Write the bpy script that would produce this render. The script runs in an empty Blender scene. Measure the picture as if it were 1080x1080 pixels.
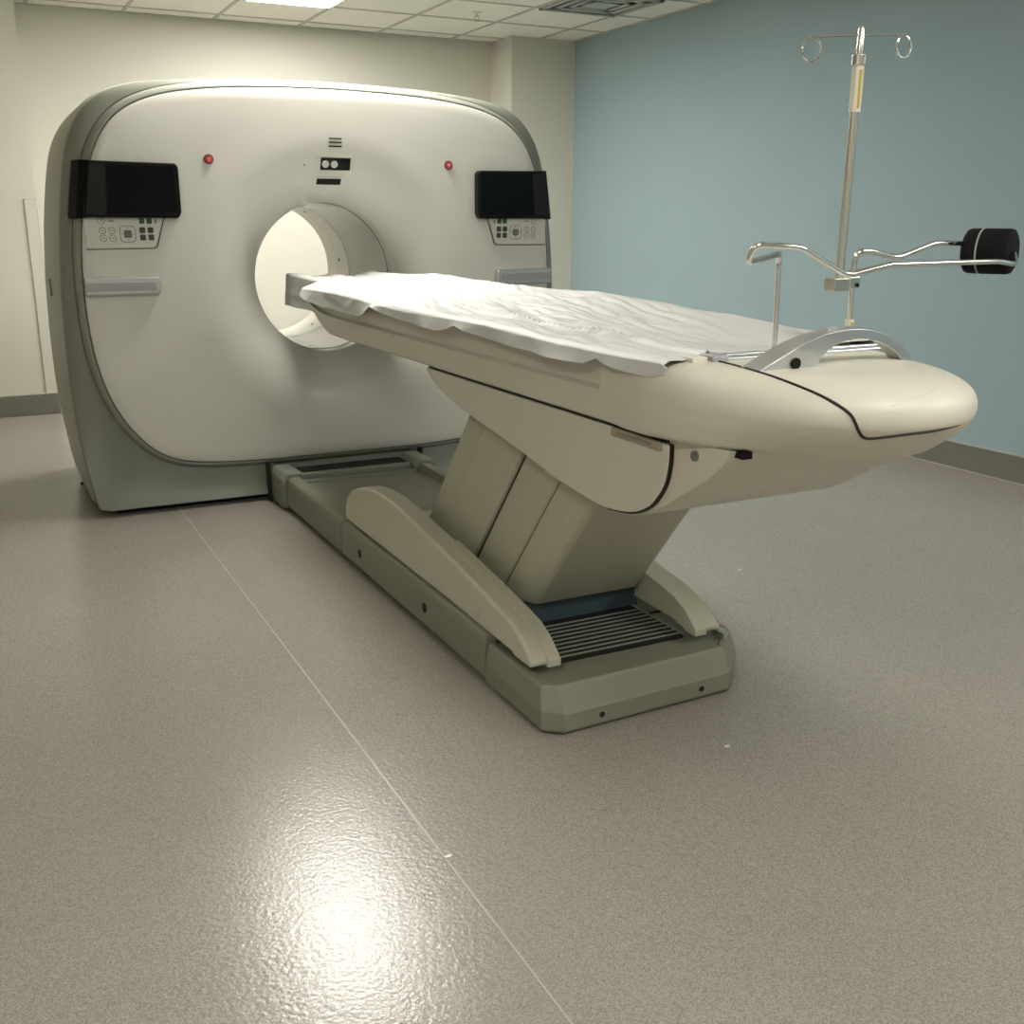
import bpy, bmesh, math, random
from mathutils import Vector, Matrix, noise
from mathutils.bvhtree import BVHTree
random.seed(7)
scene = bpy.context.scene
COL = scene.collection
PI = math.pi

# ------------------------------------------------------------------ camera
H = 1.33
pitch, yaw, roll = 0.272169, 0.466345, 0.0014
fw = Vector((math.sin(yaw)*math.cos(pitch), math.cos(yaw)*math.cos(pitch), -math.sin(pitch)))
rt = Vector((math.cos(yaw), -math.sin(yaw), 0)); up = rt.cross(fw)
rt, up = rt*math.cos(roll)+up*math.sin(roll), up*math.cos(roll)-rt*math.sin(roll)
cd = bpy.data.cameras.new('camera'); cam = bpy.data.objects.new('camera', cd); COL.objects.link(cam)
M = Matrix((rt, up, -fw)).transposed().to_4x4(); M.translation = Vector((0, 0, H)); cam.matrix_world = M
cd.sensor_width = 36; cd.lens = 1105.2/1080*36; cd.shift_x = 6/1080; cd.clip_start = .02
scene.camera = cam
# ------------------------------------------------------------------ world, exposure
w = bpy.data.worlds.new('world'); scene.world = w; w.use_nodes = True
w.node_tree.nodes['Background'].inputs[0].default_value = (.9, .95, 1, 1)
w.node_tree.nodes['Background'].inputs[1].default_value = .02
scene.view_settings.view_transform = 'Standard'; scene.view_settings.look = 'None'
scene.view_settings.gamma = 1; scene.view_settings.use_curve_mapping = False
scene.view_settings.exposure = 0.08
LIGHT = 40.0           # strength of the ceiling troffers
LCOL = (1.0, .975, .90)

# ------------------------------------------------------------------ materials
def mat(name, col, rough=.5, metal=0, spec=.5, bump=0, bscale=200, var=0, vscale=30, coat=0, emit=None):
    m = bpy.data.materials.new(name); m.use_nodes = True
    nt = m.node_tree; b = nt.nodes['Principled BSDF']
    b.inputs['Base Color'].default_value = (*col, 1); b.inputs['Roughness'].default_value = rough
    b.inputs['Metallic'].default_value = metal; b.inputs['Specular IOR Level'].default_value = spec
    b.inputs['Coat Weight'].default_value = coat; b.inputs['Coat Roughness'].default_value = .15
    tc = nt.nodes.new('ShaderNodeTexCoord')
    if var:
        n = nt.nodes.new('ShaderNodeTexNoise'); n.inputs['Scale'].default_value = vscale; n.inputs['Detail'].default_value = 4
        mx = nt.nodes.new('ShaderNodeMix'); mx.data_type = 'RGBA'
        mx.inputs['A'].default_value = (*[c*(1-var) for c in col], 1); mx.inputs['B'].default_value = (*[min(1, c*(1+var)) for c in col], 1)
        nt.links.new(tc.outputs['Object'], n.inputs['Vector']); nt.links.new(n.outputs['Fac'], mx.inputs['Factor'])
        nt.links.new(mx.outputs['Result'], b.inputs['Base Color'])
    if bump:
        n = nt.nodes.new('ShaderNodeTexNoise'); n.inputs['Scale'].default_value = bscale; n.inputs['Detail'].default_value = 3
        bp = nt.nodes.new('ShaderNodeBump'); bp.inputs['Strength'].default_value = bump; bp.inputs['Distance'].default_value = .002
        nt.links.new(tc.outputs['Object'], n.inputs['Vector']); nt.links.new(n.outputs['Fac'], bp.inputs['Height'])
        nt.links.new(bp.outputs['Normal'], b.inputs['Normal'])
    if emit:
        b.inputs['Emission Color'].default_value = (*emit[0], 1); b.inputs['Emission Strength'].default_value = emit[1]
    return m

def floor_mat():
    m = bpy.data.materials.new('vinyl_floor'); m.use_nodes = True; nt = m.node_tree; b = nt.nodes['Principled BSDF']
    tc = nt.nodes.new('ShaderNodeTexCoord')
    def noise_(s, d=2):
        n = nt.nodes.new('ShaderNodeTexNoise'); n.inputs['Scale'].default_value = s; n.inputs['Detail'].default_value = d
        nt.links.new(tc.outputs['Object'], n.inputs['Vector']); return n
    n1 = noise_(330, 2); n2 = noise_(1.3, 3)
    cr = nt.nodes.new('ShaderNodeValToRGB'); e = cr.color_ramp.elements
    e[0].position = .38; e[0].color = (.25, .226, .194, 1); e[1].position = .62; e[1].color = (.385, .352, .307, 1)
    nt.links.new(n1.outputs['Fac'], cr.inputs['Fac'])
    mx = nt.nodes.new('ShaderNodeMix'); mx.data_type = 'RGBA'; mx.blend_type = 'MULTIPLY'; mx.inputs['Factor'].default_value = .35
    cr2 = nt.nodes.new('ShaderNodeValToRGB'); e = cr2.color_ramp.elements
    e[0].position = .35; e[0].color = (.86, .84, .86, 1); e[1].position = .65; e[1].color = (1, 1, 1, 1)
    nt.links.new(n2.outputs['Fac'], cr2.inputs['Fac'])
    nt.links.new(cr.outputs['Color'], mx.inputs['A']); nt.links.new(cr2.outputs['Color'], mx.inputs['B'])
    nt.links.new(mx.outputs['Result'], b.inputs['Base Color'])
    b.inputs['Roughness'].default_value = .22; b.inputs['Specular IOR Level'].default_value = .38
    n3 = noise_(95, 3); bp = nt.nodes.new('ShaderNodeBump'); bp.inputs['Strength'].default_value = .28; bp.inputs['Distance'].default_value = .003
    nt.links.new(n3.outputs['Fac'], bp.inputs['Height']); nt.links.new(bp.outputs['Normal'], b.inputs['Normal'])
    return m

FLOOR = floor_mat()
WALL = mat('cream_wall_paint', (.56, .55, .48), .75, bump=.15, bscale=120, var=.015, vscale=3)
BLUE = mat('blue_wall_paint', (.27, .365, .395), .7, bump=.15, bscale=120, var=.015, vscale=3)
CEIL = mat('ceiling_tile', (.84, .83, .77), .9, bump=.5, bscale=260, var=.03, vscale=180)
TBAR = mat('ceiling_grid_paint', (.46, .46, .41), .5)
BASEB = mat('grey_vinyl_base', (.15, .145, .12), .45, var=.04, vscale=60)
GUARD = mat('corner_guard_plastic', (.56, .55, .48), .4)
WELD = mat('floor_weld', (.36, .345, .30), .4)
FACE = mat('scanner_white_gloss', (.73, .715, .65), .28, var=.01, vscale=5, coat=.25)
TRIM = mat('scanner_trim_grey', (.30, .305, .265), .4, var=.02, vscale=10)
DTRIM = mat('scanner_trim_dark', (.25, .255, .215), .4)
SKIRT = mat('scanner_skirt_grey', (.235, .245, .205), .42, bump=.1, bscale=400)
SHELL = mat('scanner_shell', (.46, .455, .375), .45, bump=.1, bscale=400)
LINER = mat('bore_liner', (.60, .59, .52), .3, coat=.2)
LINER2 = mat('bore_scan_window', (.36, .355, .32), .22, coat=.3)
SEAM = mat('seam_black', (.01, .01, .01), .6)
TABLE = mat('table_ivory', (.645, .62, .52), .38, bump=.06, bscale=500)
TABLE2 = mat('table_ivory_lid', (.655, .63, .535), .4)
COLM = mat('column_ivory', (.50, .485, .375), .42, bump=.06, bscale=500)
BASE = mat('base_olive', (.235, .235, .175), .45, bump=.15, bscale=500)
ARM = mat('arm_cover_ivory', (.55, .53, .425), .42, bump=.06, bscale=500)
NAVY = mat('navy_bellows', (.05, .08, .105), .6)
DARK = mat('dark_plastic', (.006, .006, .007), .5, spec=.2)
BLACK = mat('black_gloss', (.003, .0035, .005), .12, spec=.12)
BEZEL = mat('black_bezel', (.004, .004, .004), .3, spec=.15)
SIDEP = mat('black_satin', (.014, .016, .016), .3, spec=.2)
SILVER = mat('brushed_silver', (.60, .61, .62), .3, metal=.85)
SILV2 = mat('lilac_grey_plastic', (.40, .385, .42), .35, metal=.2)
CHROME = mat('chrome', (.78, .76, .72), .08, metal=1)
STEEL = mat('satin_steel', (.70, .68, .63), .25, metal=1)
CREAM = mat('cream_plastic', (.72, .69, .58), .4)
YEL = mat('yellow_tape', (.62, .45, .08), .5)
RED = mat('red_button', (.62, .02, .03), .3)
RING = mat('button_ring', (.06, .03, .03), .4)
WHITE = mat('white_plastic', (.75, .73, .66), .35)
GREEN = mat('green_button', (.01, .13, .02), .35)
BTN = mat('dark_button', (.05, .055, .05), .4)
GREYB = mat('grey_button', (.17, .18, .165), .4)
SHEET = mat('white_sheet', (.68, .675, .665), .55, bump=.25, bscale=45)
LENS = mat('lens_glass', (.55, .55, .55), .1, coat=1)
PINK = mat('label_recess', (.40, .33, .25), .4)
DIFF = mat('light_diffuser', (.9, .9, .88), .5, emit=(LCOL, LIGHT))
DIFF_FAR = mat('light_diffuser_bright', (.9, .9, .88), .5, emit=(LCOL, LIGHT*1.1))
DIFF_FILL = mat('fill_diffuser_dim', (.9, .9, .88), .5, emit=(LCOL, LIGHT*.5))  # weaker glow for the added fill panels of the front row
FRAME = mat('troffer_frame', (.8, .8, .78), .4)
VENT = mat('vent_grille', (.40, .42, .40), .4)

# ------------------------------------------------------------------ helpers
ORG = {}
def tag(o, label=None, cat=None, group=None, kind=None):
    if label: o['label'] = label
    if cat: o['category'] = cat
    if group: o['group'] = group
    if kind: o['kind'] = kind
    return o
def thing(name, label, cat, loc, group=None):
    o = bpy.data.objects.new(name, None); COL.objects.link(o); o.location = loc; o.empty_display_size = .1
    ORG[o] = Vector(loc); return tag(o, label, cat, group)
def build(name, V, F, m, parent=None, smooth=True, bevel=0, seg=3, sub=0, solid=0, angle=35, label=None):
    V = [Vector(v) for v in V]
    lo = Vector([min(v[i] for v in V) for i in range(3)]); hi = Vector([max(v[i] for v in V) for i in range(3)])
    c = (lo+hi)/2
    me = bpy.data.meshes.new(name); me.from_pydata([v-c for v in V], [], F)
    bm = bmesh.new(); bm.from_mesh(me); bmesh.ops.remove_doubles(bm, verts=bm.verts, dist=1e-5)
    bmesh.ops.recalc_face_normals(bm, faces=bm.faces); bm.to_mesh(me); bm.free()
    me.materials.append(m)
    o = bpy.data.objects.new(name, me); COL.objects.link(o)
    if parent: o.parent = parent; o.location = c-ORG[parent]
    else: o.location = c
    ORG[o] = c
    if solid:
        s = o.modifiers.new('s', 'SOLIDIFY'); s.thickness = solid; s.offset = -1
    if bevel:
        b = o.modifiers.new('b', 'BEVEL'); b.width = bevel; b.segments = seg; b.limit_method = 'ANGLE'; b.angle_limit = math.radians(25)
    if sub:
        s = o.modifiers.new('ss', 'SUBSURF'); s.levels = sub; s.render_levels = sub
    if smooth:
        me.shade_smooth()
        me.set_sharp_from_angle(angle=math.radians(angle))
        if bevel:
            wn = o.modifiers.new('wn', 'WEIGHTED_NORMAL'); wn.keep_sharp = True
    if label: o['label'] = label
    return o
def boxg(x0, x1, y0, y1, z0, z1):
    V = [(x, y, z) for z in (z0, z1) for y in (y0, y1) for x in (x0, x1)]
    return V, [(0, 2, 3, 1), (4, 5, 7, 6), (0, 1, 5, 4), (2, 6, 7, 3), (0, 4, 6, 2), (1, 3, 7, 5)]
def box(name, x0, x1, y0, y1, z0, z1, m, parent=None, bevel=0, **k):
    V, F = boxg(x0, x1, y0, y1, z0, z1); return build(name, V, F, m, parent, bevel=bevel, **k)
def merge(*gs):
    V, F = [], []
    for v, f in gs:
        n = len(V); V += list(v); F += [tuple(i+n for i in q) for q in f]
    return V, F
def prism(pts, axis, a, b):
    """polygon pts in the other two axes, extruded from a to b along axis"""
    def P(p, t): return {'X': (t, p[0], p[1]), 'Y': (p[0], t, p[1]), 'Z': (p[0], p[1], t)}[axis]
    n = len(pts); V = [P(p, a) for p in pts]+[P(p, b) for p in pts]
    F = [tuple(range(n)), tuple(range(2*n-1, n-1, -1))]+[(i, (i+1) % n, n+(i+1) % n, n+i) for i in range(n)]
    return V, F
def loft(rings, closed=True, cap0=False, cap1=False):
    V, F = [], []; n = len(rings[0])
    for r in rings: V += list(r)
    for k in range(len(rings)-1):
        for i in range(n if closed else n-1):
            j = (i+1) % n; F.append((k*n+i, k*n+j, (k+1)*n+j, (k+1)*n+i))
    if cap0: F.append(tuple(range(n)))
    if cap1: F.append(tuple(range((len(rings)-1)*n, len(rings)*n)))
    return V, F
def catmull(pts, k=8):
    P = [Vector(p) for p in pts]; out = []
    for i in range(len(P)-1):
        p0 = P[max(i-1, 0)]; p1 = P[i]; p2 = P[i+1]; p3 = P[min(i+2, len(P)-1)]
        for s in range(k):
            t = s/k
            out.append(.5*((2*p1)+(p2-p0)*t+(2*p0-5*p1+4*p2-p3)*t*t+(3*p1-p0-3*p2+p3)*t**3))
    out.append(P[-1]); return out
def fillet(pts, r, k=6):
    P = [Vector(p) for p in pts]; out = [P[0]]
    for i in range(1, len(P)-1):
        a = P[i-1]-P[i]; b = P[i+1]-P[i]; d = min(r, a.length*.45, b.length*.45)
        s = P[i]+a.normalized()*d; e = P[i]+b.normalized()*d
        for j in range(k+1):
            t = j/k; out.append((1-t)**2*s+2*t*(1-t)*P[i]+t*t*e)
    out.append(P[-1]); return out
def tube(pts, r, n=12, closed=False):
    P = [Vector(p) for p in pts]; rings = []; m = len(P)
    T = []
    for i in range(m):
        a = P[(i-1) % m] if (closed or i) else P[0]; b = P[(i+1) % m] if (closed or i < m-1) else P[-1]
        T.append((b-a).normalized())
    N = T[0].orthogonal().normalized()
    for i in range(m):
        N = (N-T[i]*N.dot(T[i])).normalized(); B = T[i].cross(N)
        rr = r[i] if isinstance(r, (list, tuple)) else r
        rings.append([P[i]+(N*math.cos(2*PI*j/n)+B*math.sin(2*PI*j/n))*rr for j in range(n)])
    if closed: rings.append(rings[0]); return loft(rings)
    return loft(rings, cap0=True, cap1=True)
def disc(c, nrm, r, h, n=24):
    c = Vector(c); nrm = Vector(nrm).normalized(); return tube([c, c+nrm*h], r, n)
def interp(tab, x):
    if x <= tab[0][0]: return tab[0][1]
    for (a, u), (b, v) in zip(tab, tab[1:]):
        if x <= b: return u+(v-u)*(x-a)/(b-a)
    return tab[-1][1]
def sstep(a, b, x):
    t = max(0, min(1, (x-a)/(b-a))); return t*t*(3-2*t)

# ------------------------------------------------------------------ room
XL, XR, YF, YB, ZC = -2.6, 4.806, -2.4, 8.65, 2.777
def struct(o): return tag(o, kind='structure')
struct(box('floor', XL-.1, XR+.1, YF-.1, YB+.1, -.1, 0, FLOOR))
struct(box('ceiling', XL-.1, XR+.1, YF-.1, YB+.1, ZC, ZC+.1, CEIL))
struct(box('wall_right', XR, XR+.1, YF, YB, 0, ZC, BLUE))
struct(box('wall_back', XL, XR, YB, YB+.1, 0, ZC, WALL))
struct(box('wall_left', XL-.1, XL, YF, YB, 0, ZC, WALL))
struct(box('wall_front', XL, XR, YF-.1, YF, 0, ZC, WALL))
struct(box('wall_pillar', 4.205, XR, 8.27, YB, 0, ZC, WALL))
struct(box('wall_closet', XL, .478, 8.0, YB, 0, ZC, WALL))
struct(box('baseboard_right', XR-.012, XR, YF, 8.27, 0, .14, BASEB, bevel=.003))
struct(box('trim_3', XR-.017, XR-.0, YF, 8.27, .14, .146, WELD))
struct(box('baseboard_back', .484, 4.2, YB-.012, YB, 0, .14, BASEB, bevel=.003))
struct(box('baseboard_pillar', 4.193, 4.8, 8.258, 8.27, 0, .14, BASEB, bevel=.003))
struct(box('baseboard_closet', XL, .484, 7.988, 8.0, 0, .14, BASEB, bevel=.003))
struct(box('trim_1', .476, .484, 7.99, YB, 0, .14, BASEB))
# corner guard on the closet wall corner
gV, gF = merge(boxg(.402, .484, 7.990, 8.0, .145, 1.46), boxg(.477, .484, 7.990, 8.07, .145, 1.46))
cg = build('corner_guard', gV, gF, GUARD, bevel=.002)
tag(cg, 'cream plastic corner guard strip on the wall corner left of the scanner', 'corner guard')
struct(box('trim_2', XL, .402, 7.994, 8.0, .145, .152, GUARD))
# floor weld line
struct(box('trim_4', .772, .777, YF, 8.6, 0, .0006, WELD))
struct(box('trim_5', XR-.03, XR-.012, YF, 8.25, 0, .003, WELD, bevel=.001))
# ceiling grid (T bars)
gs = []
x = .588-.648*5
while x < XR:
    if x > XL: gs.append(boxg(x-.012, x+.012, YF, YB, ZC-.006, ZC))
    x += .648
GY = [8.43-.648*i for i in range(17)]
for y in GY:
    gs.append(boxg(XL, XR, y-.012, y+.012, ZC-.0055, ZC))
gs.append(boxg(.455, 4.2, YB-.02, YB, ZC-.008, ZC)); gs.append(boxg(XR-.02, XR, YF, 8.27, ZC-.008, ZC))
V, F = merge(*gs); struct(build('trim_6', V, F, TBAR, smooth=False))
# ceiling lights
def light(cx, cy, label, m=DIFF):
    t = thing('ceiling_light', label, 'ceiling light', (cx, cy, ZC-.02), 'recessed ceiling light panels')
    hw, hl = .31, .635
    V, F = merge(boxg(cx-hw, cx+hw, cy-hl, cy-hl+.02, ZC-.018, ZC-.001), boxg(cx-hw, cx+hw, cy+hl-.02, cy+hl, ZC-.018, ZC-.001),
                 boxg(cx-hw, cx-hw+.02, cy-hl, cy+hl, ZC-.018, ZC-.001), boxg(cx+hw-.02, cx+hw, cy-hl, cy+hl, ZC-.018, ZC-.001))
    build('frame', V, F, FRAME, t, smooth=False)
    box('diffuser', cx-hw+.02, cx+hw-.02, cy-hl+.02, cy+hl-.02, ZC-.014, ZC-.004, m, t)
light(2.208, 7.134, 'lit ceiling light panel above the back of the scanner', DIFF_FAR)
light(1.56, 5.19, 'lit ceiling light panel above the front of the scanner')
light(1.56, 0.0, 'added unseen ceiling fill light panel in front of the table foot', DIFF_FILL)  # unseen panel, added to fill light from the camera side
light(4.15, 0.0, 'added unseen ceiling fill light panel beside the blue wall', DIFF_FILL)  # added out of view for fill, its floor reflection kept out of frame
light(-1.03, 0.0, 'added unseen ceiling fill light panel near the left wall', DIFF_FILL)  # third added fill panel of the unseen front row
# ceiling vent
t = thing('ceiling_vent', 'grey slotted air vent set in the ceiling near the blue wall', 'vent', (4.15, 6.81, ZC-.02))
vx0, vx1, vy0, vy1 = 3.84, 4.47, 6.5, 7.13
V, F = merge(boxg(vx0, vx1, vy0, vy0+.03, ZC-.02, ZC-.001), boxg(vx0, vx1, vy1-.03, vy1, ZC-.02, ZC-.001), boxg(vx0, vx0+.03, vy0, vy1, ZC-.02, ZC-.001), boxg(vx1-.03, vx1, vy0, vy1, ZC-.02, ZC-.001))
build('frame', V, F, VENT, t, smooth=False)
box('backing', vx0+.03, vx1-.03, vy0+.03, vy1-.03, ZC-.004, ZC-.001, DARK, t)
for k in range(1, 4):
    q = k*.07
    V, F = merge(*[boxg(vx0+q, vx1-q, vy0+q, vy0+q+.045, ZC-.016, ZC-.012), boxg(vx0+q, vx1-q, vy1-q-.045, vy1-q, ZC-.016, ZC-.012), boxg(vx0+q, vx0+q+.045, vy0+q, vy1-q, ZC-.016, ZC-.012), boxg(vx1-q-.045, vx1-q, vy0+q, vy1-q, ZC-.016, ZC-.012)])
    build('louvre', V, F, VENT, t, smooth=False)
box('centre_plate', 4.155-.1, 4.155+.1, 6.815-.1, 6.815+.1, ZC-.018, ZC-.012, VENT, t)
# sprinkler
t = thing('fire_sprinkler', 'small metal fire sprinkler head hanging from a ceiling tile', 'sprinkler', (3.53, 7.5, ZC))
build('escutcheon', *disc((3.53, 7.5, ZC-.008), (0, 0, 1), .035, .008), WHITE, t)
V, F = merge(tube([(3.53, 7.5, ZC-.005), (3.53, 7.5, ZC-.03)], .008), tube(fillet([(3.515, 7.5, ZC-.02), (3.512, 7.5, ZC-.045), (3.53, 7.5, ZC-.055), (3.548, 7.5, ZC-.045), (3.545, 7.5, ZC-.02)], .01), .003))
build('nozzle', V, F, STEEL, t); build('deflector', *disc((3.53, 7.5, ZC-.06), (0, 0, 1), .018, .003), STEEL, t)

# ------------------------------------------------------------------ CT scanner gantry
CX, CZ = 1.6, 1.05
Pp = [(0, .203), (.35, .203), (.6, .213), (.78, .235), (.90, .29), (1.0, .395), (1.07, .52), (1.115, .66), (1.14, .82), (1.148, .98), (1.145, 1.14), (1.13, 1.30), (1.10, 1.46), (1.055, 1.61), (.99, 1.72), (.89, 1.80), (.74, 1.853), (.52, 1.885), (.26, 1.90), (0, 1.905)]
Sp = [(0, .03), (.5, .03), (1.0, .03), (1.15, .03), (1.185, .05), (1.21, .2), (1.235, .435), (1.243, .68), (1.24, .9), (1.232, 1.08), (1.21, 1.33), (1.165, 1.6), (1.115, 1.73), (1.03, 1.83), (.92, 1.885), (.75, 1.918), (.5, 1.937), (.25, 1.945), (0, 1.948)]
NA = 240
def polar(half, k=10):
    c = [Vector((p[0], p[1], 0)) for p in half]; d = catmull(c, k)
    loop = [(v.x, v.y) for v in d]+[(-v.x, v.y) for v in reversed(d)]
    ang = sorted([(math.atan2(z-CZ, x) % (2*PI), math.hypot(x, z-CZ)) for x, z in loop])
    ang = [(ang[-1][0]-2*PI, ang[-1][1])]+ang+[(ang[0][0]+2*PI, ang[0][1])]
    out = []
    for i in range(NA):
        th = 2*PI*i/NA; ux, uz = math.cos(th), math.sin(th); r = None
        for (a, ra), (b, rb) in zip(ang, ang[1:]):
            if a <= th <= b:
                ax_, az = ra*math.cos(a), ra*math.sin(a); bx, bz = rb*math.cos(b), rb*math.sin(b)
                den = ux*(bz-az)-uz*(bx-ax_)
                r = (ax_*(bz-az)-az*(bx-ax_))/den if abs(den) > 1e-9 else ra; break
        out.append(r)
    return out
rP = polar(Pp); rS = polar(Sp)
def ring(r, y, off=0, sx=1.0, zmin=None):
    L = []
    for i in range(NA):
        th = 2*PI*i/NA; q = (r[i] if isinstance(r, list) else r)+off
        L.append([CX+q*math.cos(th)*sx, y(i) if callable(y) else y, CZ+q*math.sin(th)])
    if zmin is not None:
        for p in L: p[2] = max(p[2], zmin)
    return L
def offs(r, d):
    """offset outline by distance d along its normals, back to polar"""
    P = [Vector((r[i]*math.cos(2*PI*i/NA), r[i]*math.sin(2*PI*i/NA))) for i in range(NA)]
    O = []
    for i in range(NA):
        t = (P[(i+1) % NA]-P[i-1]).normalized(); O.append(P[i]+Vector((t.y, -t.x))*d)
    out = []
    for i in range(NA):
        th = 2*PI*i/NA; u = Vector((math.cos(th), math.sin(th))); best = r[i]+d
        for k in range(-8, 9):
            a = O[(i+k) % NA]; b = O[(i+k+1) % NA]
            ca = u.x*a.y-u.y*a.x; cb = u.x*b.y-u.y*b.x
            if ca <= 0 < cb and u.dot(a) > 0:
                s = ca/(ca-cb); best = (a+(b-a)*s).dot(u); break
        out.append(best)
    return out
YG = 4.972
R0, R1, DEP = .363, .69, .185
def fdepth(r):
    t = max(0, (R1-r)/(R1-R0)); return DEP*(.35*t*t+.65*t**3.2)
sc = thing('ct_scanner', 'large white ring-shaped CT scanner with round bore and two black screens', 'scanner', (CX, 5.6, 0))
rPi = offs(rP, -.012)
build('face_panel', *loft([ring(R1, YG), ring([a*.5+R1*.5 for a in rPi], YG), ring(offs(rP, -.05), YG+.0005), ring(rPi, YG+.004), ring(rP, YG+.014), ring(rP, YG+.04)]), FACE, sc, angle=50)
fr = [ring(R1-(R1-R0)*k/24, YG+fdepth(R1-(R1-R0)*k/24)) for k in range(25)]
fr += [ring(R0-.004, YG+DEP+.008), ring(R0-.004, YG+DEP+.02)]
build('bore_funnel', *loft(fr), FACE, sc, angle=60)
o1 = offs(rP, .006); o2 = offs(rP, .034)
build('seam_gasket', *loft([ring(offs(rP, -.004), YG+.035), ring(o1, YG+.035)]), DTRIM, sc)
def blend(a, b, t): return [a[i]+(b[i]-a[i])*t for i in range(NA)]
o3 = [min(o2[i], rS[i]-.010) for i in range(NA)]
def hz(r, i): return CZ+r[i]*math.sin(2*PI*i/NA)
def rec(i): return sstep(.05, .62, hz(rS, i))
build('inner_trim_band', *loft([ring(o1, YG+.036), ring(o1, YG+.018), ring(blend(o1, o3, .25), YG+.020), ring(blend(o1, o3, .7), YG+.038), ring(o3, YG+.066), ring(o3, YG+.085)]), TRIM, sc, angle=50)
build('front_frame', *loft([ring(o3, YG+.072), ring(blend(o3, rS, .08), lambda i: YG+.068), ring(blend(o3, rS, .30), lambda i: YG+.050*(1-rec(i))+.072*rec(i)), ring(blend(o3, rS, .6), lambda i: YG+.022*(1-rec(i))+.085*rec(i)),
      ring(blend(o3, rS, .9), lambda i: YG+.004*(1-rec(i))+.105*rec(i)), ring(blend(o3, rS, .98), lambda i: YG+.001+.118*rec(i)), ring(rS, lambda i: YG+.008+.122*rec(i)), ring(rS, YG+.150)]), SKIRT, sc, angle=40)
rS2 = offs(rS, .012); rSd = offs(rS, -.01)
build('shell_seam', *loft([ring(rSd, YG+.14, zmin=.03), ring(rSd, YG+.165, zmin=.03)]), SEAM, sc)
rBk = offs(rS, -.06); rBm = offs(rS, -.015)
build('side_shell', *loft([ring(rSd, YG+.155, zmin=.03), ring(rS, YG+.158, zmin=.03), ring(rS2, YG+.25, zmin=.02), ring(rS2, YG+.6, zmin=.02), ring(rS2, YG+.92, zmin=.02), ring(rBm, YG+1.1, zmin=.03), ring(rBk, YG+1.2, zmin=.06), ring(offs(rS, -.16), YG+1.25, zmin=.12)]), SHELL, sc, angle=50)
build('back_cover', *loft([ring(offs(rS, -.155), YG+1.245, zmin=.12), ring(.6, YG+1.30), ring(.43, YG+1.37), ring(.39, YG+1.375), ring(.37, YG+1.355)]), SHELL, sc)
def tubeY(y0, y1, r0, r1=None):
    r1 = r1 or r0; return loft([ring(r0, y0), ring((r0+r1)/2, (y0+y1)/2), ring(r1, y1)])
build('front_bore_ring', *tubeY(5.16, 5.27, R0-.002), LINER, sc)
build('scan_window', *tubeY(5.278, 5.90, R0-.003), LINER2, sc)
build('rear_bore_ring', *tubeY(5.908, 6.33, R0-.002, .368), LINER, sc)
for q in (5.272, 5.902): build('bore_seam', *tubeY(q-.005, q+.005, R0-.0035), SEAM, sc)
for q in (5.40, 5.62, 5.80, 6.10): build('bore_line', *tubeY(q-.002, q+.002, R0-.0038), GREYB, sc)
for th in (62, 8, -60, 118):
    a = math.radians(th); p = Vector((CX+.37*math.cos(a), 6.08, CZ+.37*math.sin(a)))
    build('bore_clip', *disc(p, (-math.cos(a), 0, -math.sin(a)), .010, .008, 12), DARK, sc)
# plinth under the scanner
box('plinth', .50, 2.70, 5.05, 5.95, .0, .05, DARK, sc)
# feature pods above the bore, placed on the funnel
def fpt(X, Z, lift=0):
    r = math.hypot(X-CX, Z-CZ); e = .002; d = fdepth(r); s = (fdepth(r+e)-d)/e
    n = Vector((-s*0, -1, 0)); u = Vector(((X-CX)/r, 0, (Z-CZ)/r)); n = Vector((s*u.x, -1, s*u.z)).normalized() if r < R1 else Vector((0, -1, 0))
    return Vector((X, YG+d, Z))+n*lift, n
def plate(name, x0, x1, z0, z1, m, parent, h=.004, skew=0, off=0, bevel=0):
    P = [(x0+skew, z1), (x1+skew, z1), (x1, z0), (x0, z0)]
    A = [fpt(x, z, off)[0] for x, z in P]; B = [fpt(x, z, off+h)[0] for x, z in P]
    n = 4; F = [(0, 1, 2, 3), (7, 6, 5, 4)]+[(i, (i+1) % n, n+(i+1) % n, n+i) for i in range(n)]
    return build(name, A+B, F, m, parent, bevel=bevel)
plate('window_surround', 1.528, 1.694, 1.532, 1.615, WHITE, sc, h=.004)
wd = plate('camera_window', 1.54, 1.684, 1.556, 1.608, BLACK, sc, h=.003, off=.004)
for q in (1.562, 1.605):
    p, n = fpt(q, 1.582, .007); V, F = disc(p, n, .017, .004, 24)
    lz = build('camera_lens', V, F, LENS, wd)
plate('slot_surround', 1.52, 1.655, 1.482, 1.522, WHITE, sc, h=.003)
plate('light_slot', 1.53, 1.65, 1.492, 1.517, DARK, sc, h=.002, off=.003)
for k in range(3):
    z = 1.692-.017*k; plate('vent_slit', 1.578, 1.64, z-.003, z+.003, DARK, sc, h=.002)
p, n = fpt(1.462, 1.573, -.001); build('microphone_hole', *disc(p, n, .004, .002, 12), DARK, sc)
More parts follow.
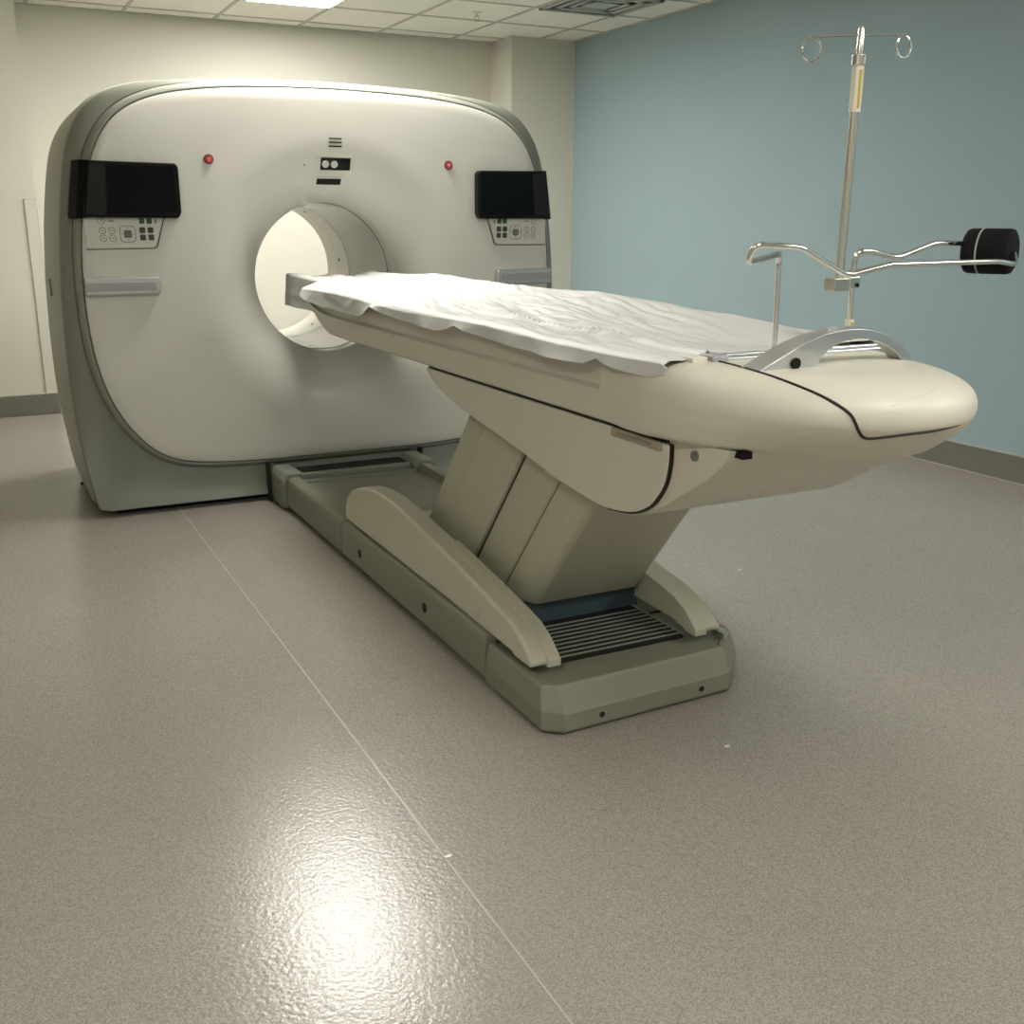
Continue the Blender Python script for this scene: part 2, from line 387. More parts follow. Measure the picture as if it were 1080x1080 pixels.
# emergency buttons
for X in (1.02, 2.18):
    Z = 1.586; y = YG
    base = build('emergency_button', *merge(disc((X, y+.002, Z), (0, -1, 0),   .024, .004, 32)), WHITE, sc, label='round red emergency stop button')
    build('button_ring', *disc((X, y-.001, Z), (0, -1, 0), .0215, .005, 32), RING, base)
    build('button_cap', *merge(disc((X, y-.005, Z), (0, -1, 0), .016, .008, 32)), RED, base, bevel=.002)
    gs = [tube([(X+.008*math.cos(a), y-.0135, Z+.008*math.sin(a)), (X+.008*math.cos(a+.9), y-.0135, Z+.008*math.sin(a+.9))], .0013, 6) for a in (0.3, 2.4, 4.5)]
    gs.append(tube([(X, y-.0135, Z-.004), (X, y-.0135, Z+.006)], .0018, 6))
    build('button_mark', *merge(*gs), WHITE, base)
# screens, control panels, handles, both sides (s = -1 left, +1 right)
for s in (-1, 1):
    def px(h): return CX+s*h
    side = 'left' if s < 0 else 'right'
    def poly(name, pts, y0, y1, m, parent, **k):
        q = [(px(a), b) for a, b in pts]
        if s > 0: q = q[::-1]
        V, F = prism(q, 'Y', y0, y1); return build(name, V, F, m, parent, **k)
    sp = poly('display_screen', [(.728, 1.345), (.722, 1.36), (.722, 1.550), (.733, 1.563), (1.088, 1.568), (1.128, 1.338), (.735, 1.334)], YG-.05, YG+.006, BEZEL, sc, bevel=.008, label='black %s display screen' % side)
    poly('screen_glass', [(.742, 1.356), (.742, 1.548), (1.018, 1.552), (1.03, 1.352)], YG-.052, YG-.0495, BLACK, sp)
    poly('screen_end_panel', [(1.024, 1.552), (1.084, 1.556), (1.117, 1.348), (1.036, 1.348)], YG-.0515, YG-.0495, SIDEP, sp)
    # wrap-round bracket
    V, F = loft([[(px(a), y, z) for a, y, z in r] for r in
        [[(1.08, YG-.044, 1.57), (1.115, YG-.035, 1.335), (1.10, YG+.03, 1.335), (1.07, YG+.03, 1.57)],
         [(1.12, YG-.02, 1.572), (1.155, YG-.012, 1.332), (1.155, YG+.06, 1.332), (1.12, YG+.06, 1.572)],
         [(1.145, YG+.04, 1.572), (1.183, YG+.04, 1.332), (1.183, YG+.09, 1.332), (1.145, YG+.09, 1.572)]]], cap0=True, cap1=True)
    build('screen_bracket', V, F, BEZEL, sc, bevel=.006)
    cp = poly('control_panel', [(.798, 1.335), (.834, 1.218), (.845, 1.209), (1.122, 1.207), (1.126, 1.335)], YG-.006, YG+.002, WHITE, sc, bevel=.002)
    gr = [(.790, 1.335), (.828, 1.212), (.840, 1.203), (1.124, 1.201), (1.124, 1.204), (.842, 1.206), (.832, 1.214), (.794, 1.335)]
    poly('panel_outline', gr, YG-.0035, YG+.001, BTN, cp, smooth=False)
    def pad(name, h, z, w, hh, m, r=.4):
        y0 = YG-.0055; pts = []
        for i in range(20):
            a = 2*PI*i/20; c, d = math.cos(a), math.sin(a)
            pts.append((px(h)+w*math.copysign(abs(c)**r, c), z+hh*math.copysign(abs(d)**r, d)))
        V, F = prism(pts, 'Y', y0-.004, y0); return build(name, V, F, m, cp)
    def rg(h, z, r, w=.0012, sq=1):
        pts = []
        for i in range(24):
            a = 2*PI*i/24; c, d = math.cos(a), math.sin(a)
            pts.append((px(h)+r*math.copysign(abs(c)**sq, c), YG-.0065, z+r*1.05*math.copysign(abs(d)**sq, d)))
        return tube(pts, w, 6, closed=True)
    # green + dark buttons, toward the bore
    pad('green_button', .888, 1.322, .011, .012, GREEN)
    pad('dark_button', .857, 1.322, .011, .012, BTN)
    for h, z in ((.889, 1.283), (.854, 1.283), (.888, 1.252), (.853, 1.252)):
        pad('arrow_button', h, z, .012, .0125, BTN)
    gs = [rg(h, z, .013) for h, z in ((1.055, 1.322), (1.053, 1.281), (1.015, 1.281), (1.052, 1.249), (1.013, 1.249))]
    gs += [tube([(px(h)-.004, YG-.0065, z), (px(h)+.004, YG-.0065, z)], .0018, 6) for h, z in ((1.055, 1.322), (1.053, 1.281), (1.015, 1.281), (1.052, 1.249), (1.013, 1.249))]
    build('round_key_outline', *merge(*gs), GREYB, cp)
    gs = [rg(.950, 1.267, .033, .0013, .6)]
    for a in range(4):
        c, d = math.cos(a*PI/2), math.sin(a*PI/2)
        gs.append(tube([(px(.950)+.024*c-.003*d, YG-.0065, 1.267+.025*d-.003*c), (px(.950)+.024*c+.003*d, YG-.0065, 1.267+.025*d+.003*c)], .0018, 6))
    build('navigation_ring', *merge(*gs), GREYB, cp)
    pad('centre_button', .950, 1.267, .0165, .0165, GREYB, .35)
    # text marks next to the keys
    build('key_legend', *boxg(px(.83)-.004, px(.83)+.004, YG-.007, YG-.0055, 1.312, 1.329), GREYB, cp, smooth=False)
    build('key_legend', *boxg(px(1.015)-.010, px(1.015)+.010, YG-.007, YG-.0055, 1.319, 1.324), GREYB, cp, smooth=False)
    gh = poly('grab_handle', [(.834, 1.018), (.834, 1.072), (.842, 1.083), (1.148, 1.086), (1.148, 1.008), (.843, 1.008)], YG-.035, YG+.01, SILVER, sc, bevel=.007, label='silver %s grab handle' % side)
    poly('handle_insert', [(.853, 1.027), (.853, 1.062), (1.142, 1.064), (1.142, 1.027)], YG-.038, YG-.034, SILV2, gh, bevel=.002)
# side pull slots on the left side
for (y, z0, z1) in ((5.45, .98, 1.06),):
    V, F = boxg(.341, .350, y-.006, y+.006, z0, z1); build('side_slot', V, F, DTRIM, sc, bevel=.003)
build('side_screw', *disc((.385, 5.35, .09), (-1, 0, 0), .008, .01, 12), DARK, sc)

# ------------------------------------------------------------------ patient table
tb = thing('patient_table', 'long ivory patient table on a slanted column and olive floor base, leading into the scanner', 'patient table', (1.6, 3.2, 0))
BX0, BX1 = 1.229, 1.968
# front cap of the base
def insetpoly(P, ins):
    """P list of (x,y) ccw, ins list of inset per edge i (P[i]->P[i+1])"""
    n = len(P); L = []
    for i in range(n):
        a, b = Vector(P[i]), Vector(P[(i+1) % n]); d = (b-a).normalized(); nn = Vector((-d.y, d.x)); L.append((a+nn*ins[i], d))
    out = []
    for i in range(n):
        (p, d), (q, e) = L[i-1], L[i]; den = d.x*e.y-d.y*e.x
        if abs(den) < 1e-6: out.append(tuple(q)); continue
        t = ((q.x-p.x)*e.y-(q.y-p.y)*e.x)/den; out.append(tuple(p+d*t))
    return out
capP = [(BX0, 2.58), (BX0, 2.235), (BX0+.05, 2.193), (BX1-.125, 2.215), (BX1-.004, 2.34), (BX1-.004, 2.58)]
def lay(P, z, ins): return [(x, y, z) for x, y in insetpoly(P, ins)]
rings = [lay(capP, .005, [.006]*5+[0]), lay(capP, .014, [0]*6), lay(capP, .062, [0]*6), lay(capP, .068, [.001, .002, .004, .002, .001, 0]), lay(capP, .122, [.010, .024, .032, .024, .010, 0]), lay(capP, .131, [.018, .030, .040, .030, .018, 0]),
         lay(capP, .131, [.034, .040, .052, .040, .034, 0]), lay(capP, .122, [.040, .046, .060, .046, .040, 0])]
build('base_front_cap', *loft(rings, cap0=True, cap1=True), BASE, tb, angle=22, bevel=.002, seg=2)
def railsec(y0, y1, name, x0=BX0, x1=BX1):
    # cross-section: two rails with a lower deck between
    sec = [(x0+.01, .012), (x0, .025), (x0, .13), (x0+.008, .152), (x0+.024, .160), (x0+.062, .160), (x0+.07, .125), (x1-.07, .125), (x1-.062, .160), (x1-.024, .160), (x1-.008, .152), (x1, .13), (x1, .025), (x1-.01, .012)]
    V, F = prism(sec, 'Y', y0, y1); return build(name, V, F, BASE, tb, bevel=.003, seg=2)
railsec(2.586, 3.925, 'base_middle_section')
railsec(3.932, 4.735, 'base_rear_section')
box('base_core', BX0+.02, BX1-.02, 2.35, 4.9, .004, .10, SEAM, tb)
for x0, x1 in ((BX0-.02, BX0+.085), (BX1-.085, BX1+.02)):
    V, F = prism([(x0, .01), (x0, .145), (x0+.02, .175), (x1-.012, .175), (x1, .165), (x1, .01)], 'Y', 4.74, 4.965)
    build('base_bracket', V, F, SKIRT, tb, bevel=.006)
box('rear_cross_member', BX0+.085, BX1-.085, 4.80, 4.965, .03, .155, SKIRT, tb, bevel=.008)
box('cross_member_slot', BX0+.10, BX1-.10, 4.83, 4.94, .15, .158, SEAM, tb)
for x0 in (BX0-.034, BX1+.022): box('bracket_gap', x0, x0+.012, 4.94, 4.99, .0, .19, SEAM, tb)
box('rear_cross_step', BX0+.085, BX1-.085, 4.74, 4.795, .03, .13, SKIRT, tb, bevel=.004)
for (y, z) in ((3.70, .085), (3.045, .085)):
    build('base_bolt', *disc((BX0+.004, y, z), (-1, 0, 0), .017, .006, 20), DARK, tb)
for x, yy in ((1.40, 0), (1.74, .01)):
    o = build('base_bolt', *disc((x, 2.212+yy-.006, .036), (0, -1, 0), .0135, .009, 20), DTRIM, tb)
    build('bolt_socket', *disc((x-.002, 2.204+yy-.006, .037), (0, -1, 0), .009, .0015, 16), SEAM, o)
build('base_hook', *prism([(1.875, 2.29), (1.905, 2.31), (1.895, 2.36), (1.87, 2.345)], 'Z', .13, .152), STEEL, tb, bevel=.003)
# grille
box('grille_tray', 1.335, 1.79, 2.375, 2.66, .110, .134, SEAM, tb)
gs = []
for k in range(9):
    y = 2.385+.0275*k; gs.append(boxg(1.335, 1.79, y, y+.006, .133, .1365))
gs.append(boxg(1.786, 1.792, 2.375, 2.66, .133, .1365))
build('grille_slats', *merge(*gs), mat('grille_metal', (.42, .44, .38), .4, metal=.3), tb, smooth=False)
# column: three shells and a dark core, all leaning
def colsec(yf0, yf1, x0, x1, name, m, bev, z0=.205, z1=.80, chamf=0):
    def sec(z):
        sh = -.82*(z-.2); a, b = yf0+sh, yf1+sh
        if chamf: return [(x0, b, z), (x0, a+chamf, z), (x0+chamf*.55, a, z), (x1-chamf*.55, a, z), (x1, a+chamf, z), (x1, b, z)]
        return [(x0, b, z), (x0, a, z), (x1, a, z), (x1, b, z)]
    V, F = loft([sec(z0), sec((z0+z1)/2), sec(z1)], cap0=True, cap1=True); return build(name, V, F, m, tb, bevel=bev)
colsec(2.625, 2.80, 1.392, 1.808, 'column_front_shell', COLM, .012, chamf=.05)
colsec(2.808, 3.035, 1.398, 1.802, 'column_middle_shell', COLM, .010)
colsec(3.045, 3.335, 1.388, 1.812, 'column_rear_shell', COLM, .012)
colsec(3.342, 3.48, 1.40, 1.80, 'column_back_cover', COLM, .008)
colsec(2.66, 3.46, 1.404, 1.796, 'column_core', SEAM, 0)
V, F = merge(boxg(1.394, 1.806, 2.65, 3.42, .13, .206)); build('column_skirt', V, F, NAVY, tb, bevel=.003)
box('service_plate', 1.44, 1.80, 3.5, 3.75, .15, .21, ARM, tb, bevel=.008)
# swing arm covers
prof = [(3.905, .172), (3.915, .21), (3.90, .262), (3.84, .305), (3.72, .342), (3.58, .360), (3.44, .362), (3.25, .346), (3.0, .318), (2.7, .278), (2.50, .248), (2.43, .234), (2.37, .208), (2.322, .168), (2.325, .150), (2.42, .150), (2.44, .158), (2.9, .166)]
def arm(x0, x1, outer):
    s = 1 if outer > (x0+x1)/2 else -1
    inner = x0 if s > 0 else x1
    # slight slope: outer wall leans inward toward the top
    def R(x, lean, sh=0): return [(x+lean*((z-.15)/.2), y, z-sh) for y, z in prof]
    V, F = loft([R(outer, -s*.012), R(inner, 0)], cap0=True, cap1=True)
    o = build('arm_cover', V, F, ARM, tb, bevel=.014, seg=4)
    # raised inner strip
    st = [(2.36, .212), (2.42, .244), (2.5, .263), (2.72, .296), (2.95, .327), (2.95, .315), (2.4, .235), (2.35, .20), (2.34, .16), (2.345, .152)]
    up_ = [(3.0, .3205), (2.7, .2805), (2.50, .2505), (2.43, .2365), (2.37, .2105), (2.316, .168), (2.316, .146), (2.36, .146), (2.45, .18), (2.6, .2), (2.95, .28)]
    a = inner+s*.006; b = inner+s*.036
    V, F = prism(up_, 'X', min(a-s*.012, b), max(a-s*.012, b)); build('cover_strip', V, F, ARM, o, bevel=.003)
    # seam dot
    build('cover_screw', *disc((outer+s*-.006, 2.66, .195), (s, 0, 0), .014, .006, 16), COLM, o)
    return o
arm(1.242, 1.330, 1.242); arm(1.795, 1.885, 1.885)
# support body under the table top
def smooth2(pts, k=5): return [(v.x, v.y) for v in catmull([(a, b, 0) for a, b in pts], k)]
bp = [(3.195, .861)]+smooth2([(3.19, .855), (3.15, .829), (3.07, .802), (2.912, .768), (2.54, .714), (2.29, .676), (2.15, .662), (2.068, .660), (1.965, .675), (1.90, .703), (1.865, .734), (1.838, .772), (1.826, .82), (1.826, .861)])
V, F = prism(bp, 'X', 1.312, 1.888); build('support_body', V, F, TABLE, tb, bevel=.018, seg=4)
bp2 = smooth2([(2.4, .675), (2.12, .655), (1.98, .662), (1.88, .70), (1.78, .76), (1.70, .81), (1.655, .85), (1.64, .88)])+[(2.4, .88)]
V, F = prism(bp2, 'X', 1.324, 1.876); build('support_nose', V, F, TABLE, tb, bevel=.05, seg=5)
arc = smooth2([(1.822, .861), (1.822, .82), (1.834, .772), (1.861, .732), (1.897, .700), (1.963, .671), (2.068, .657)])
arc2 = smooth2([(2.068, .664), (1.967, .680), (1.903, .707), (1.869, .737), (1.843, .774), (1.831, .82), (1.831, .861)])
V, F = prism(arc+arc2, 'X', 1.3145, 1.8855)
build('support_seam', V, F, SEAM, tb)
V, F = boxg(1.304, 1.316, 1.85, 2.05, .843, .863); o = build('label_recess', V, F, PINK, tb, bevel=.004, label='pinkish oval release latch')
box('latch_slot', 1.302, 1.305, 1.88, 2.02, .850, .857, DTRIM, o, bevel=.001)
build('support_screw', *disc((1.324, 1.745, .852), (-1, 0, 0), .011, .006, 16), GREYB, tb)
# table top, rear long part
def topsec(y, zb, zs=.945, hw=.302, zt=1.022):
    zb2 = min(zb+.028, zs-.002)
    h = [(hw-.008, zb), (hw-.001, zb+.006), (hw, zb2), (hw, zs), (hw-.014, zs+.008), (hw-.014, zt)]
    return [(1.6-a, y, z) for a, z in h]+[(1.6+a, y, z) for a, z in reversed(h)]
secs = [topsec(y, zb, zs) for y, zb, zs in ((2.02, .872, .945), (3.0, .872, .945), (4.12, .874, .948), (4.2, .876, .95), (4.25, .884, .952), (4.33, .91, .958), (4.42, .95, .975), (4.50, 1.0, 1.006))]
build('table_top', *loft(secs, cap0=True, cap1=True), TABLE, tb, angle=30, bevel=.004, seg=2)
box('top_gap', 1.318, 1.882, 1.84, 3.185, .858, .875, SEAM, tb)
# foot end housing: stack of plan outlines
def plan():
    P = []; a = .325; y1 = 1.88; L = .52; n = 60
    for i in range(n+1):
        t = (PI/2)*i/n; e = 2/2.1
        P.append((-a*math.cos(t)**e, y1-L*math.sin(t)**e))
    P = [(-.303, 2.09), (-.306, 2.03), (-.316, 1.96), (-.322, 1.90)]+P
    Q = P+[(-x, y) for x, y in reversed(P[:-1])]
    return Q
Q = plan(); nQ = len(Q)
LAY = [tuple(v) for v in catmull([Vector(q) for q in ((.874, .07, .13), (.878, .035, .10), (.888, .014, .075), (.91, .004, .045), (.928, 0, .022), (.945, 0, .008), (.962, 0, 0), (.985, .004, 0), (1.005, .014, .010), (1.020, .032, .030), (1.032, .060, .060), (1.038, .10, .105), (1.040, .16, .18))], 4)]
def nrm(i):
    a = Vector(Q[max(i-1, 0)]); b = Vector(Q[min(i+1, nQ-1)]); d = (b-a).normalized(); n = Vector((-d.y, d.x))
    return n  # inward
rings = []
for z, ins, fi in LAY:
    r = []
    for i in range(nQ):
        x, y = Q[i]; n = nrm(i); front = sstep(1.75, 1.42, y); w = ins+(fi-ins)*front
        rear = sstep(1.6, 1.98, y)
        w *= 1-(.80 if z > .93 else .93)*rear
        zz = z
        r.append((1.6+x+n.x*w, min(y+n.y*w, 2.09), zz))
    rings.append(r)
hV, hF = loft(rings, closed=True, cap0=True, cap1=True)
hs = build('foot_housing', hV, hF, TABLE2, tb, angle=60)
bvh = BVHTree.FromPolygons([Vector(v) for v in hV], hF, epsilon=0)
def onhs(p, d=None):
    q, n, i, dist = bvh.find_nearest(Vector(p)); return q
# lid seam: along the left top, down the front, then across the end
path = [(1.405, 1.80, 1.0405), (1.398, 1.72, 1.040), (1.393, 1.64, 1.035), (1.392, 1.566, 1.028), (1.403, 1.494, 1.015), (1.420, 1.446, .997), (1.431, 1.426, .983), (1.439, 1.419, .966), (1.448, 1.418, .950), (1.466, 1.417, .937), (1.500, 1.393, .942), (1.533, 1.377, .947), (1.575, 1.367, .950), (1.615, 1.364, .952), (1.66, 1.366, .953)]
pp = [onhs(p) for p in catmull(path, 8)]
for it in range(3): pp = [pp[0]]+[(pp[i-1]+pp[i]*2+pp[i+1])/4 for i in range(1, len(pp)-1)]+[pp[-1]]
rad = [.0032]*len(pp); rad[0] = .0012
for i in range(12): rad[-1-i] = .0006+.0026*i/12
build('lid_seam', *tube(pp, rad, 8), SEAM, hs)
pa = [onhs(p) for p in catmull([(1.80, 1.78, 1.05), (1.80, 1.64, 1.045), (1.77, 1.54, 1.042), (1.71, 1.46, 1.036), (1.63, 1.405, 1.024), (1.56, 1.385, 1.010), (1.495, 1.395, .996)], 6)]
for it in range(4): pa = [pa[0]]+[(pa[i-1]+pa[i]*2+pa[i+1])/4 for i in range(1, len(pa)-1)]+[pa[-1]]
build('lid_edge_line', *tube(pa, .0009, 6), COLM, hs)
build('housing_notch', *boxg(1.345, 1.37, 1.62, 1.69, .866, .880), DARK, tb)
# arch handle on the foot end
outer = [(v.x, v.z) for v in catmull([(1.392, 0, 1.036), (1.44, 0, 1.062), (1.50, 0, 1.089), (1.57, 0, 1.107), (1.64, 0, 1.112), (1.71, 0, 1.102), (1.77, 0, 1.078), (1.815, 0, 1.050), (1.838, 0, 1.030)], 6)]
inner = [(v.x, v.z) for v in catmull([(1.800, 0, 1.028), (1.765, 0, 1.056), (1.715, 0, 1.080), (1.65, 0, 1.091), (1.595, 0, 1.084), (1.553, 0, 1.062), (1.532, 0, 1.036), (1.528, 0, 1.022)], 6)]
poly_ = outer+inner
def yh(x, z, side):
    t = (x-1.6)/.22; wdt = .018+.010*sstep(1.58, 1.45, x)+.004*sstep(1.7, 1.8, x)
    return 1.655+.02*t*t+side*wdt
V = [(x, yh(x, z, -1), z) for x, z in poly_]+[(x, yh(x, z, 1), z+.004) for x, z in poly_]; n = len(poly_)
F = [(i, (i+1) % n, n+(i+1) % n, n+i) for i in range(n)]
no = len(outer); ni = len(inner)
# bridge outer and inner outlines with quads for the two faces
for b in (0, n):
    for k in range(no-1):
        a0, a1 = k, k+1; c0 = n-1-round(k*(ni-1)/(no-1)); c1 = n-1-round((k+1)*(ni-1)/(no-1))
        F.append((b+a0, b+a1, b+c1, b+c0) if c0 != c1 else (b+a0, b+a1, b+c0))
hd = build('arch_handle', V, F, SILVER, tb, bevel=.005, seg=3, label='silver arch handle', angle=40)
build('handle_hole', *disc((1.479, 1.655+.02*.3-.0285, 1.050), (0, 1, 0), .0115, .004, 20), DARK, hd)  # dark disc standing in for the hole in the handle foot
# cradle end rail and clamps
V, F = merge(boxg(1.43, 1.89, 1.80, 1.835, 1.030, 1.046), boxg(1.43, 1.89, 1.815, 1.83, 1.04, 1.052)); er = build('end_rail', V, F, SILVER, tb, bevel=.004)
box('rail_end_cap', 1.388, 1.43, 1.785, 1.84, 1.028, 1.054, SILV2, er, bevel=.006)
box('rail_label', 1.345, 1.386, 1.80, 1.84, 1.033, 1.050, CREAM, er, bevel=.003)
# cradle (curved carbon top that slides into the bore), carried on the table top
rings = []
for y in (1.86, 3.0, 4.45, 4.75, 5.10, 5.16):
    hw = .27 if y < 4.4 else (.262 if y < 4.6 else .225); d = .0 if y < 5.12 else .02
    top = [(x, 1.016+.012*(abs(x)/hw)**2) for x in [hw*(-1+2*k/12) for k in range(13)]]
    bot = [(x*.96, 1.003-(.06 if y > 4.6 else 0)*(1-(x/hw)**2)) for x, z in reversed(top)]
    rings.append([(1.6+x+(.02 if y > 4.6 else 0), y, z) for x, z in top+bot])
build('cradle', *loft(rings, cap0=True, cap1=True), mat('cradle_grey', (.25, .25, .24), .4), tb, angle=50)

# ------------------------------------------------------------------ disposable sheet
HEM = [(1.80, 1.020), (1.86, 1.004), (1.955, 1.006), (2.04, 1.012), (2.075, 1.022), (2.13, 1.003), (2.3, 1.000), (2.46, 1.004), (2.65, 1.008), (2.8, 1.018), (2.865, 1.028), (2.93, 1.010), (3.0, 1.001), (3.27, 1.004), (3.5, 1.014), (3.60, 1.032), (3.66, 1.0), (3.75, .984), (4.0, .984), (4.21, .988), (4.40, 1.0), (4.50, 1.012), (4.54, 1.02)]
def strip_x(y): return interp([(1.8, 1.405), (2.5, 1.43), (2.96, 1.475), (3.9, 1.535), (5.0, 1.60), (5.2, 1.61)], y)
NV = 380; NU = 180
def cloth(y, u):
    """u 0..1 across from left hem to right hem"""
    far = sstep(4.50, 4.62, y)
    xl = 1.283+(1.398-1.283)*far; xr = 1.905-(.05)*far
    hem = interp(HEM, y); hem = hem*(1-far)+.925*far
    ztl = 1.050+.008*sstep(3, 4.6, y)+.022*far+.004*math.sin(y*5.1)
    ztr = 1.066+.030*sstep(1.85, 3.0, y)-.012*sstep(4.2, 5.1, y)+.004*math.sin(y*4.3+1)
    zm = 1.040+.012*sstep(3, 5, y)
    fl = .14; frt = .88
    if u < fl:
        s = u/fl; z = hem+(ztl-.012-hem)*s; out = (1-s)**1.0*(.008+.006*math.sin(y*9)+.004*math.sin(y*23))
        x = xl-out-.004
        if y > 4.5: x += 0
    elif u > frt:
        s = (u-frt)/(1-frt); z = ztr-.012-.065*s; x = xr+.004+.008*s
    else:
        s = (u-fl)/(frt-fl); x = xl+(xr-xl)*s
        c = 2*s-1
        edge = 1-abs(c)
        base = zm+((ztl if c < 0 else ztr)-zm)*abs(c)**(2.2 if c < 0 else 1.8)
        z = base-.012*math.exp(-(edge/.03)**1)  # rounded fold
    # centre strip ridge
    if fl <= u <= frt:
        dx = x-strip_x(y)
        z += .011*math.exp(-(dx/.010)**2)+.004*(1 if dx < 0 else 0)*math.exp(-(dx/.05)**2)
        # puckers across the strip
        for yc, L in ((2.3, .18), (2.75, .2), (3.3, .2), (4.5, .2)):
            g = math.exp(-((y-yc)/L)**2)*math.exp(-(dx/.035)**2)
            z += .005*g*math.sin(y*170+dx*80)
        n1 = noise.noise(Vector((x*9-y*2.2, y*1.6+x*2, .3))); n2 = noise.noise(Vector((x*26-y*5, y*3.4+x*5, 2.1))); n3 = noise.noise(Vector((x*8+y*5, y*7, 5)))
        damp = min(1, (u-fl)/.06)*min(1, (frt-u)/.05)
        z += (.013*n1+.013*(abs(n2)-.25)+.006*n3+.003)*damp
    else:
        x += .003*noise.noise(Vector((y*14, z*30, 1)))
    return (x, y, z)
V = []; F = []
for j in range(NV+1):
    y = 1.80+(5.17-1.80)*j/NV
    for i in range(NU+1):
        u = i/NU; yy = y
        if j == 0 or y < 1.95: yy = y+.05*(1-(y-1.8)/.15)*math.sin(PI*min(1, max(0, (u-.1)/.8)))*.9+ .004*math.sin(u*60)*(1-(y-1.8)/.15)
        V.append(cloth(yy, u))
for j in range(NV):
    for i in range(NU):
        a = j*(NU+1)+i; F.append((a, a+1, a+NU+2, a+NU+1))
# hanging end at the head of the cradle
n0 = len(V); base = NV*(NU+1)
for k in range(1, 9):
    for i in range(NU+1):
        x, y, z = V[base+i]; ztop = z
        z2 = ztop-(ztop-.93)*k/8 if z > .93 else z
        V.append((x, y+.012*math.sin(PI*k/8)+.004*math.sin(i*.7)*k/8, z2))
for k in range(8):
    for i in range(NU):
        a = base+i if k == 0 else n0+(k-1)*(NU+1)+i; b = n0+k*(NU+1)+i
        F.append((a, a+1, b+1, b))
sh = build('disposable_sheet', V, F, SHEET, None, solid=.0015, angle=180)
tag(sh, 'thin wrinkled white disposable sheet draped over the patient table', 'sheet')

# ------------------------------------------------------------------ infusion pole
ip = thing('infusion_pole', 'short steel infusion pole with two ring hooks standing at the table foot', 'infusion pole', (1.79, 1.86, 1.04))
def bld(name, g, m, parent=ip, **k): return build(name, g[0], g[1], m, parent, **k)
bld('pole', tube([(1.793, 1.86, 1.185), (1.797, 1.86, 1.60)], .0098, 16), STEEL)
bld('pole_sleeve', merge(tube([(1.7965, 1.86, 1.56), (1.797, 1.86, 1.655)], .0125, 16)), CREAM, label='clear cream sleeve')
bld('sleeve_tape', tube([(1.7935, 1.8475, 1.568), (1.794, 1.8475, 1.645)], .003, 8), YEL)
bld('pole_collar', tube([(1.797, 1.86, 1.655), (1.797, 1.86, 1.677)], .016, 20), STEEL, bevel=.002)
bld('pole_tip', tube([(1.797, 1.86, 1.677), (1.797, 1.86, 1.728), (1.797, 1.86, 1.735)], [.0075, .0075, .004], 16), STEEL)
bld('hook_bar', tube([(1.665, 1.86, 1.704), (1.93, 1.86, 1.728)], .0022, 8), CHROME)
for x, z, s in ((1.665, 1.703, 1), (1.93, 1.727, -1)):
    pts = [(x+.0235*math.sin(a)*s, 1.86+.008*a/6.0, z-.0235+.0235*math.cos(a)) for a in [i*.26 for i in range(25)]]
    bld('ring_hook', tube(pts, .0024, 8), CHROME)
cb = bld('clamp_block', boxg(1.762, 1.808, 1.84, 1.876, 1.172, 1.202), STEEL, bevel=.002)
V, F = boxg(1.806, 1.838, 1.838, 1.874, 1.178, 1.206); build('clamp_jaw', V, F, CHROME, cb, bevel=.004)
build('clamp_screw', *disc((1.828, 1.838, 1.186), (0, -1, 0), .0045, .003, 12), DARK, cb)
bld('lower_sleeve', tube([(1.8365, 1.86, 1.036), (1.8365, 1.86, 1.106)], .0105, 16), CREAM)
bld('lower_tape', tube([(1.835, 1.8495, 1.045), (1.835, 1.8495, 1.100)], .0035, 8), YEL)

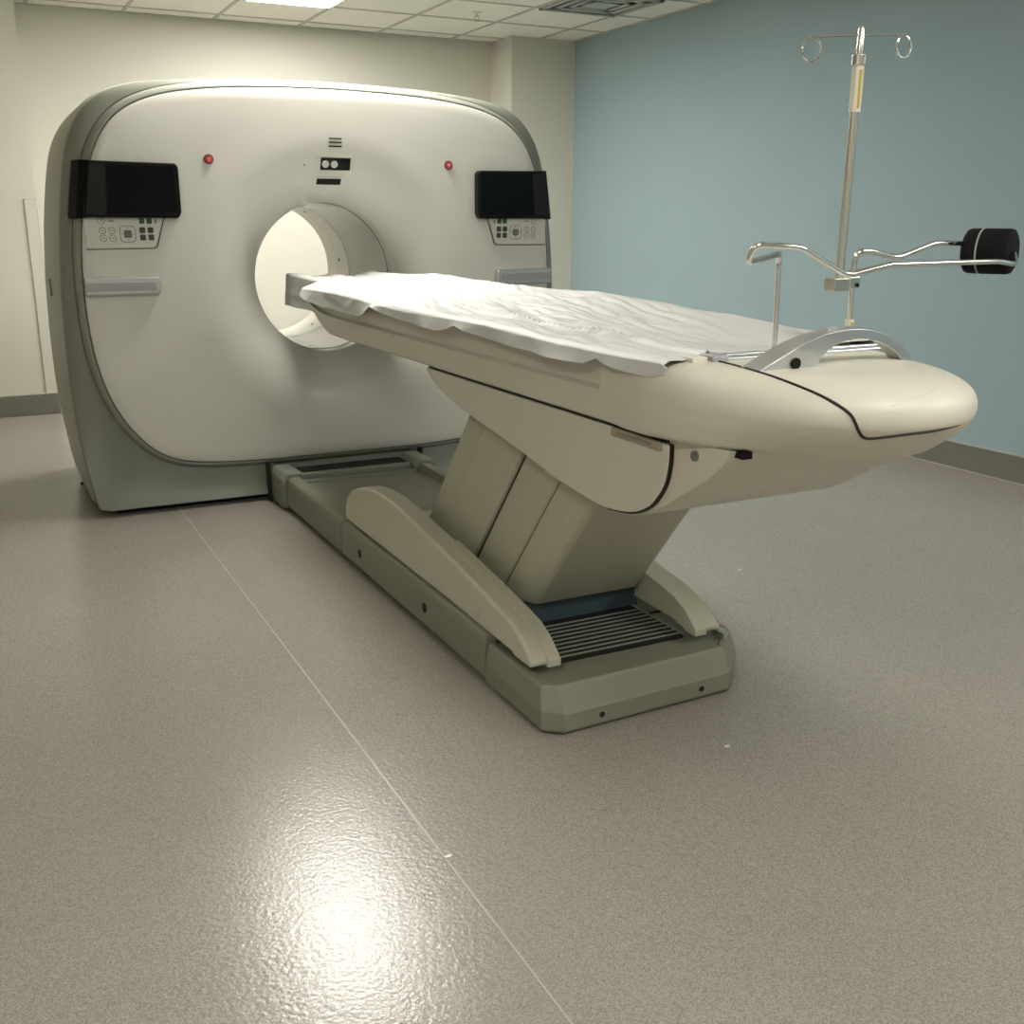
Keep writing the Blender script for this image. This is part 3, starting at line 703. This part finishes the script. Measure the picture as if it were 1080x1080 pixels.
# ------------------------------------------------------------------ chrome arm rest frame
af = thing('arm_rest_frame', 'bent chrome wire arm rest frame above the table foot', 'arm rest frame', (1.6, 1.85, 1.04))
fp = [(1.607, 1.85, 1.036), (1.603, 1.85, 1.252), (1.56, 1.80, 1.260), (1.425, 1.74, 1.245), (1.425, 1.72, 1.282), (1.545, 1.72, 1.276), (1.68, 1.72, 1.215), (1.775, 1.72, 1.232), (1.80, 1.72, 1.236), (2.15, 1.72, 1.238), (2.205, 1.72, 1.230), (2.2995, 1.805, 1.256), (2.262, 1.90, 1.256), (2.20, 1.875, 1.275), (2.12, 1.85, 1.277), (2.075, 1.85, 1.277), (1.96, 1.85, 1.244), (1.88, 1.85, 1.260), (1.832, 1.85, 1.262), (1.830, 1.857, 1.22), (1.8365, 1.86, 1.10)]
build('bent_rod', *tube(fillet(fp, .022, 6), .0062, 14), CHROME, af)
# black roll on the frame
rl = thing('tape_roll', 'black cylindrical strap roll on the right end of the chrome frame', 'strap roll', (2.20, 1.85, 1.26))
def cyl(x0, x1, prof_, c):
    return loft([[(x0+(x1-x0)*a, c[0]+r*math.cos(2*PI*k/48), c[1]+r*math.sin(2*PI*k/48)) for k in range(48)] for a, r in prof_], cap0=True, cap1=True)
RC = Vector((2.268, 1.848, 1.256)); RA = Vector((.38, -.925, 0)).normalized()
def rcyl(prof_):
    u = Vector((0, 0, 1)); v = RA.cross(u)
    return loft([[RC+RA*a+u*r*math.cos(2*PI*k/48)+v*r*math.sin(2*PI*k/48) for k in range(48)] for a, r in prof_], cap0=True, cap1=True)
build('roll_body', *rcyl([(-.056, .008), (-.056, .046), (-.052, .052), (-.045, .0545), (-.02, .055), (-.018, .054), (-.016, .054), (-.014, .055), (.045, .0545), (.052, .052), (.056, .045), (.056, .008)]), mat('black_fabric', (.005, .005, .006), .75, spec=.2, bump=.3, bscale=300), rl, angle=40)
build('roll_seam', *rcyl([(-.0195, .05), (-.0195, .0556), (-.0155, .0556), (-.0155, .05)]), mat('grey_thread', (.35, .35, .33), .5), rl)
# small debris on the floor
def chip(x, y, r, label, m=WHITE):
    pts = [(x+r*math.cos(a)*(.6+.4*random.random()), y+r*.55*math.sin(a)*(.6+.4*random.random())) for a in [2*PI*k/9 for k in range(9)]]
    V, F = prism(pts, 'Z', .0002, .0025); tag(build('paper_scrap', V, F, m, smooth=False), label, 'scrap')
chip(1.632, 1.955, .012, 'white paper scrap on the floor near the front right corner of the base')
chip(.781, 1.83, .012, 'white paper scrap on the floor lying on the seam line')
chip(2.58, 3.08, .012, 'tiny white paper scrap on the floor right of the table column, farthest one')
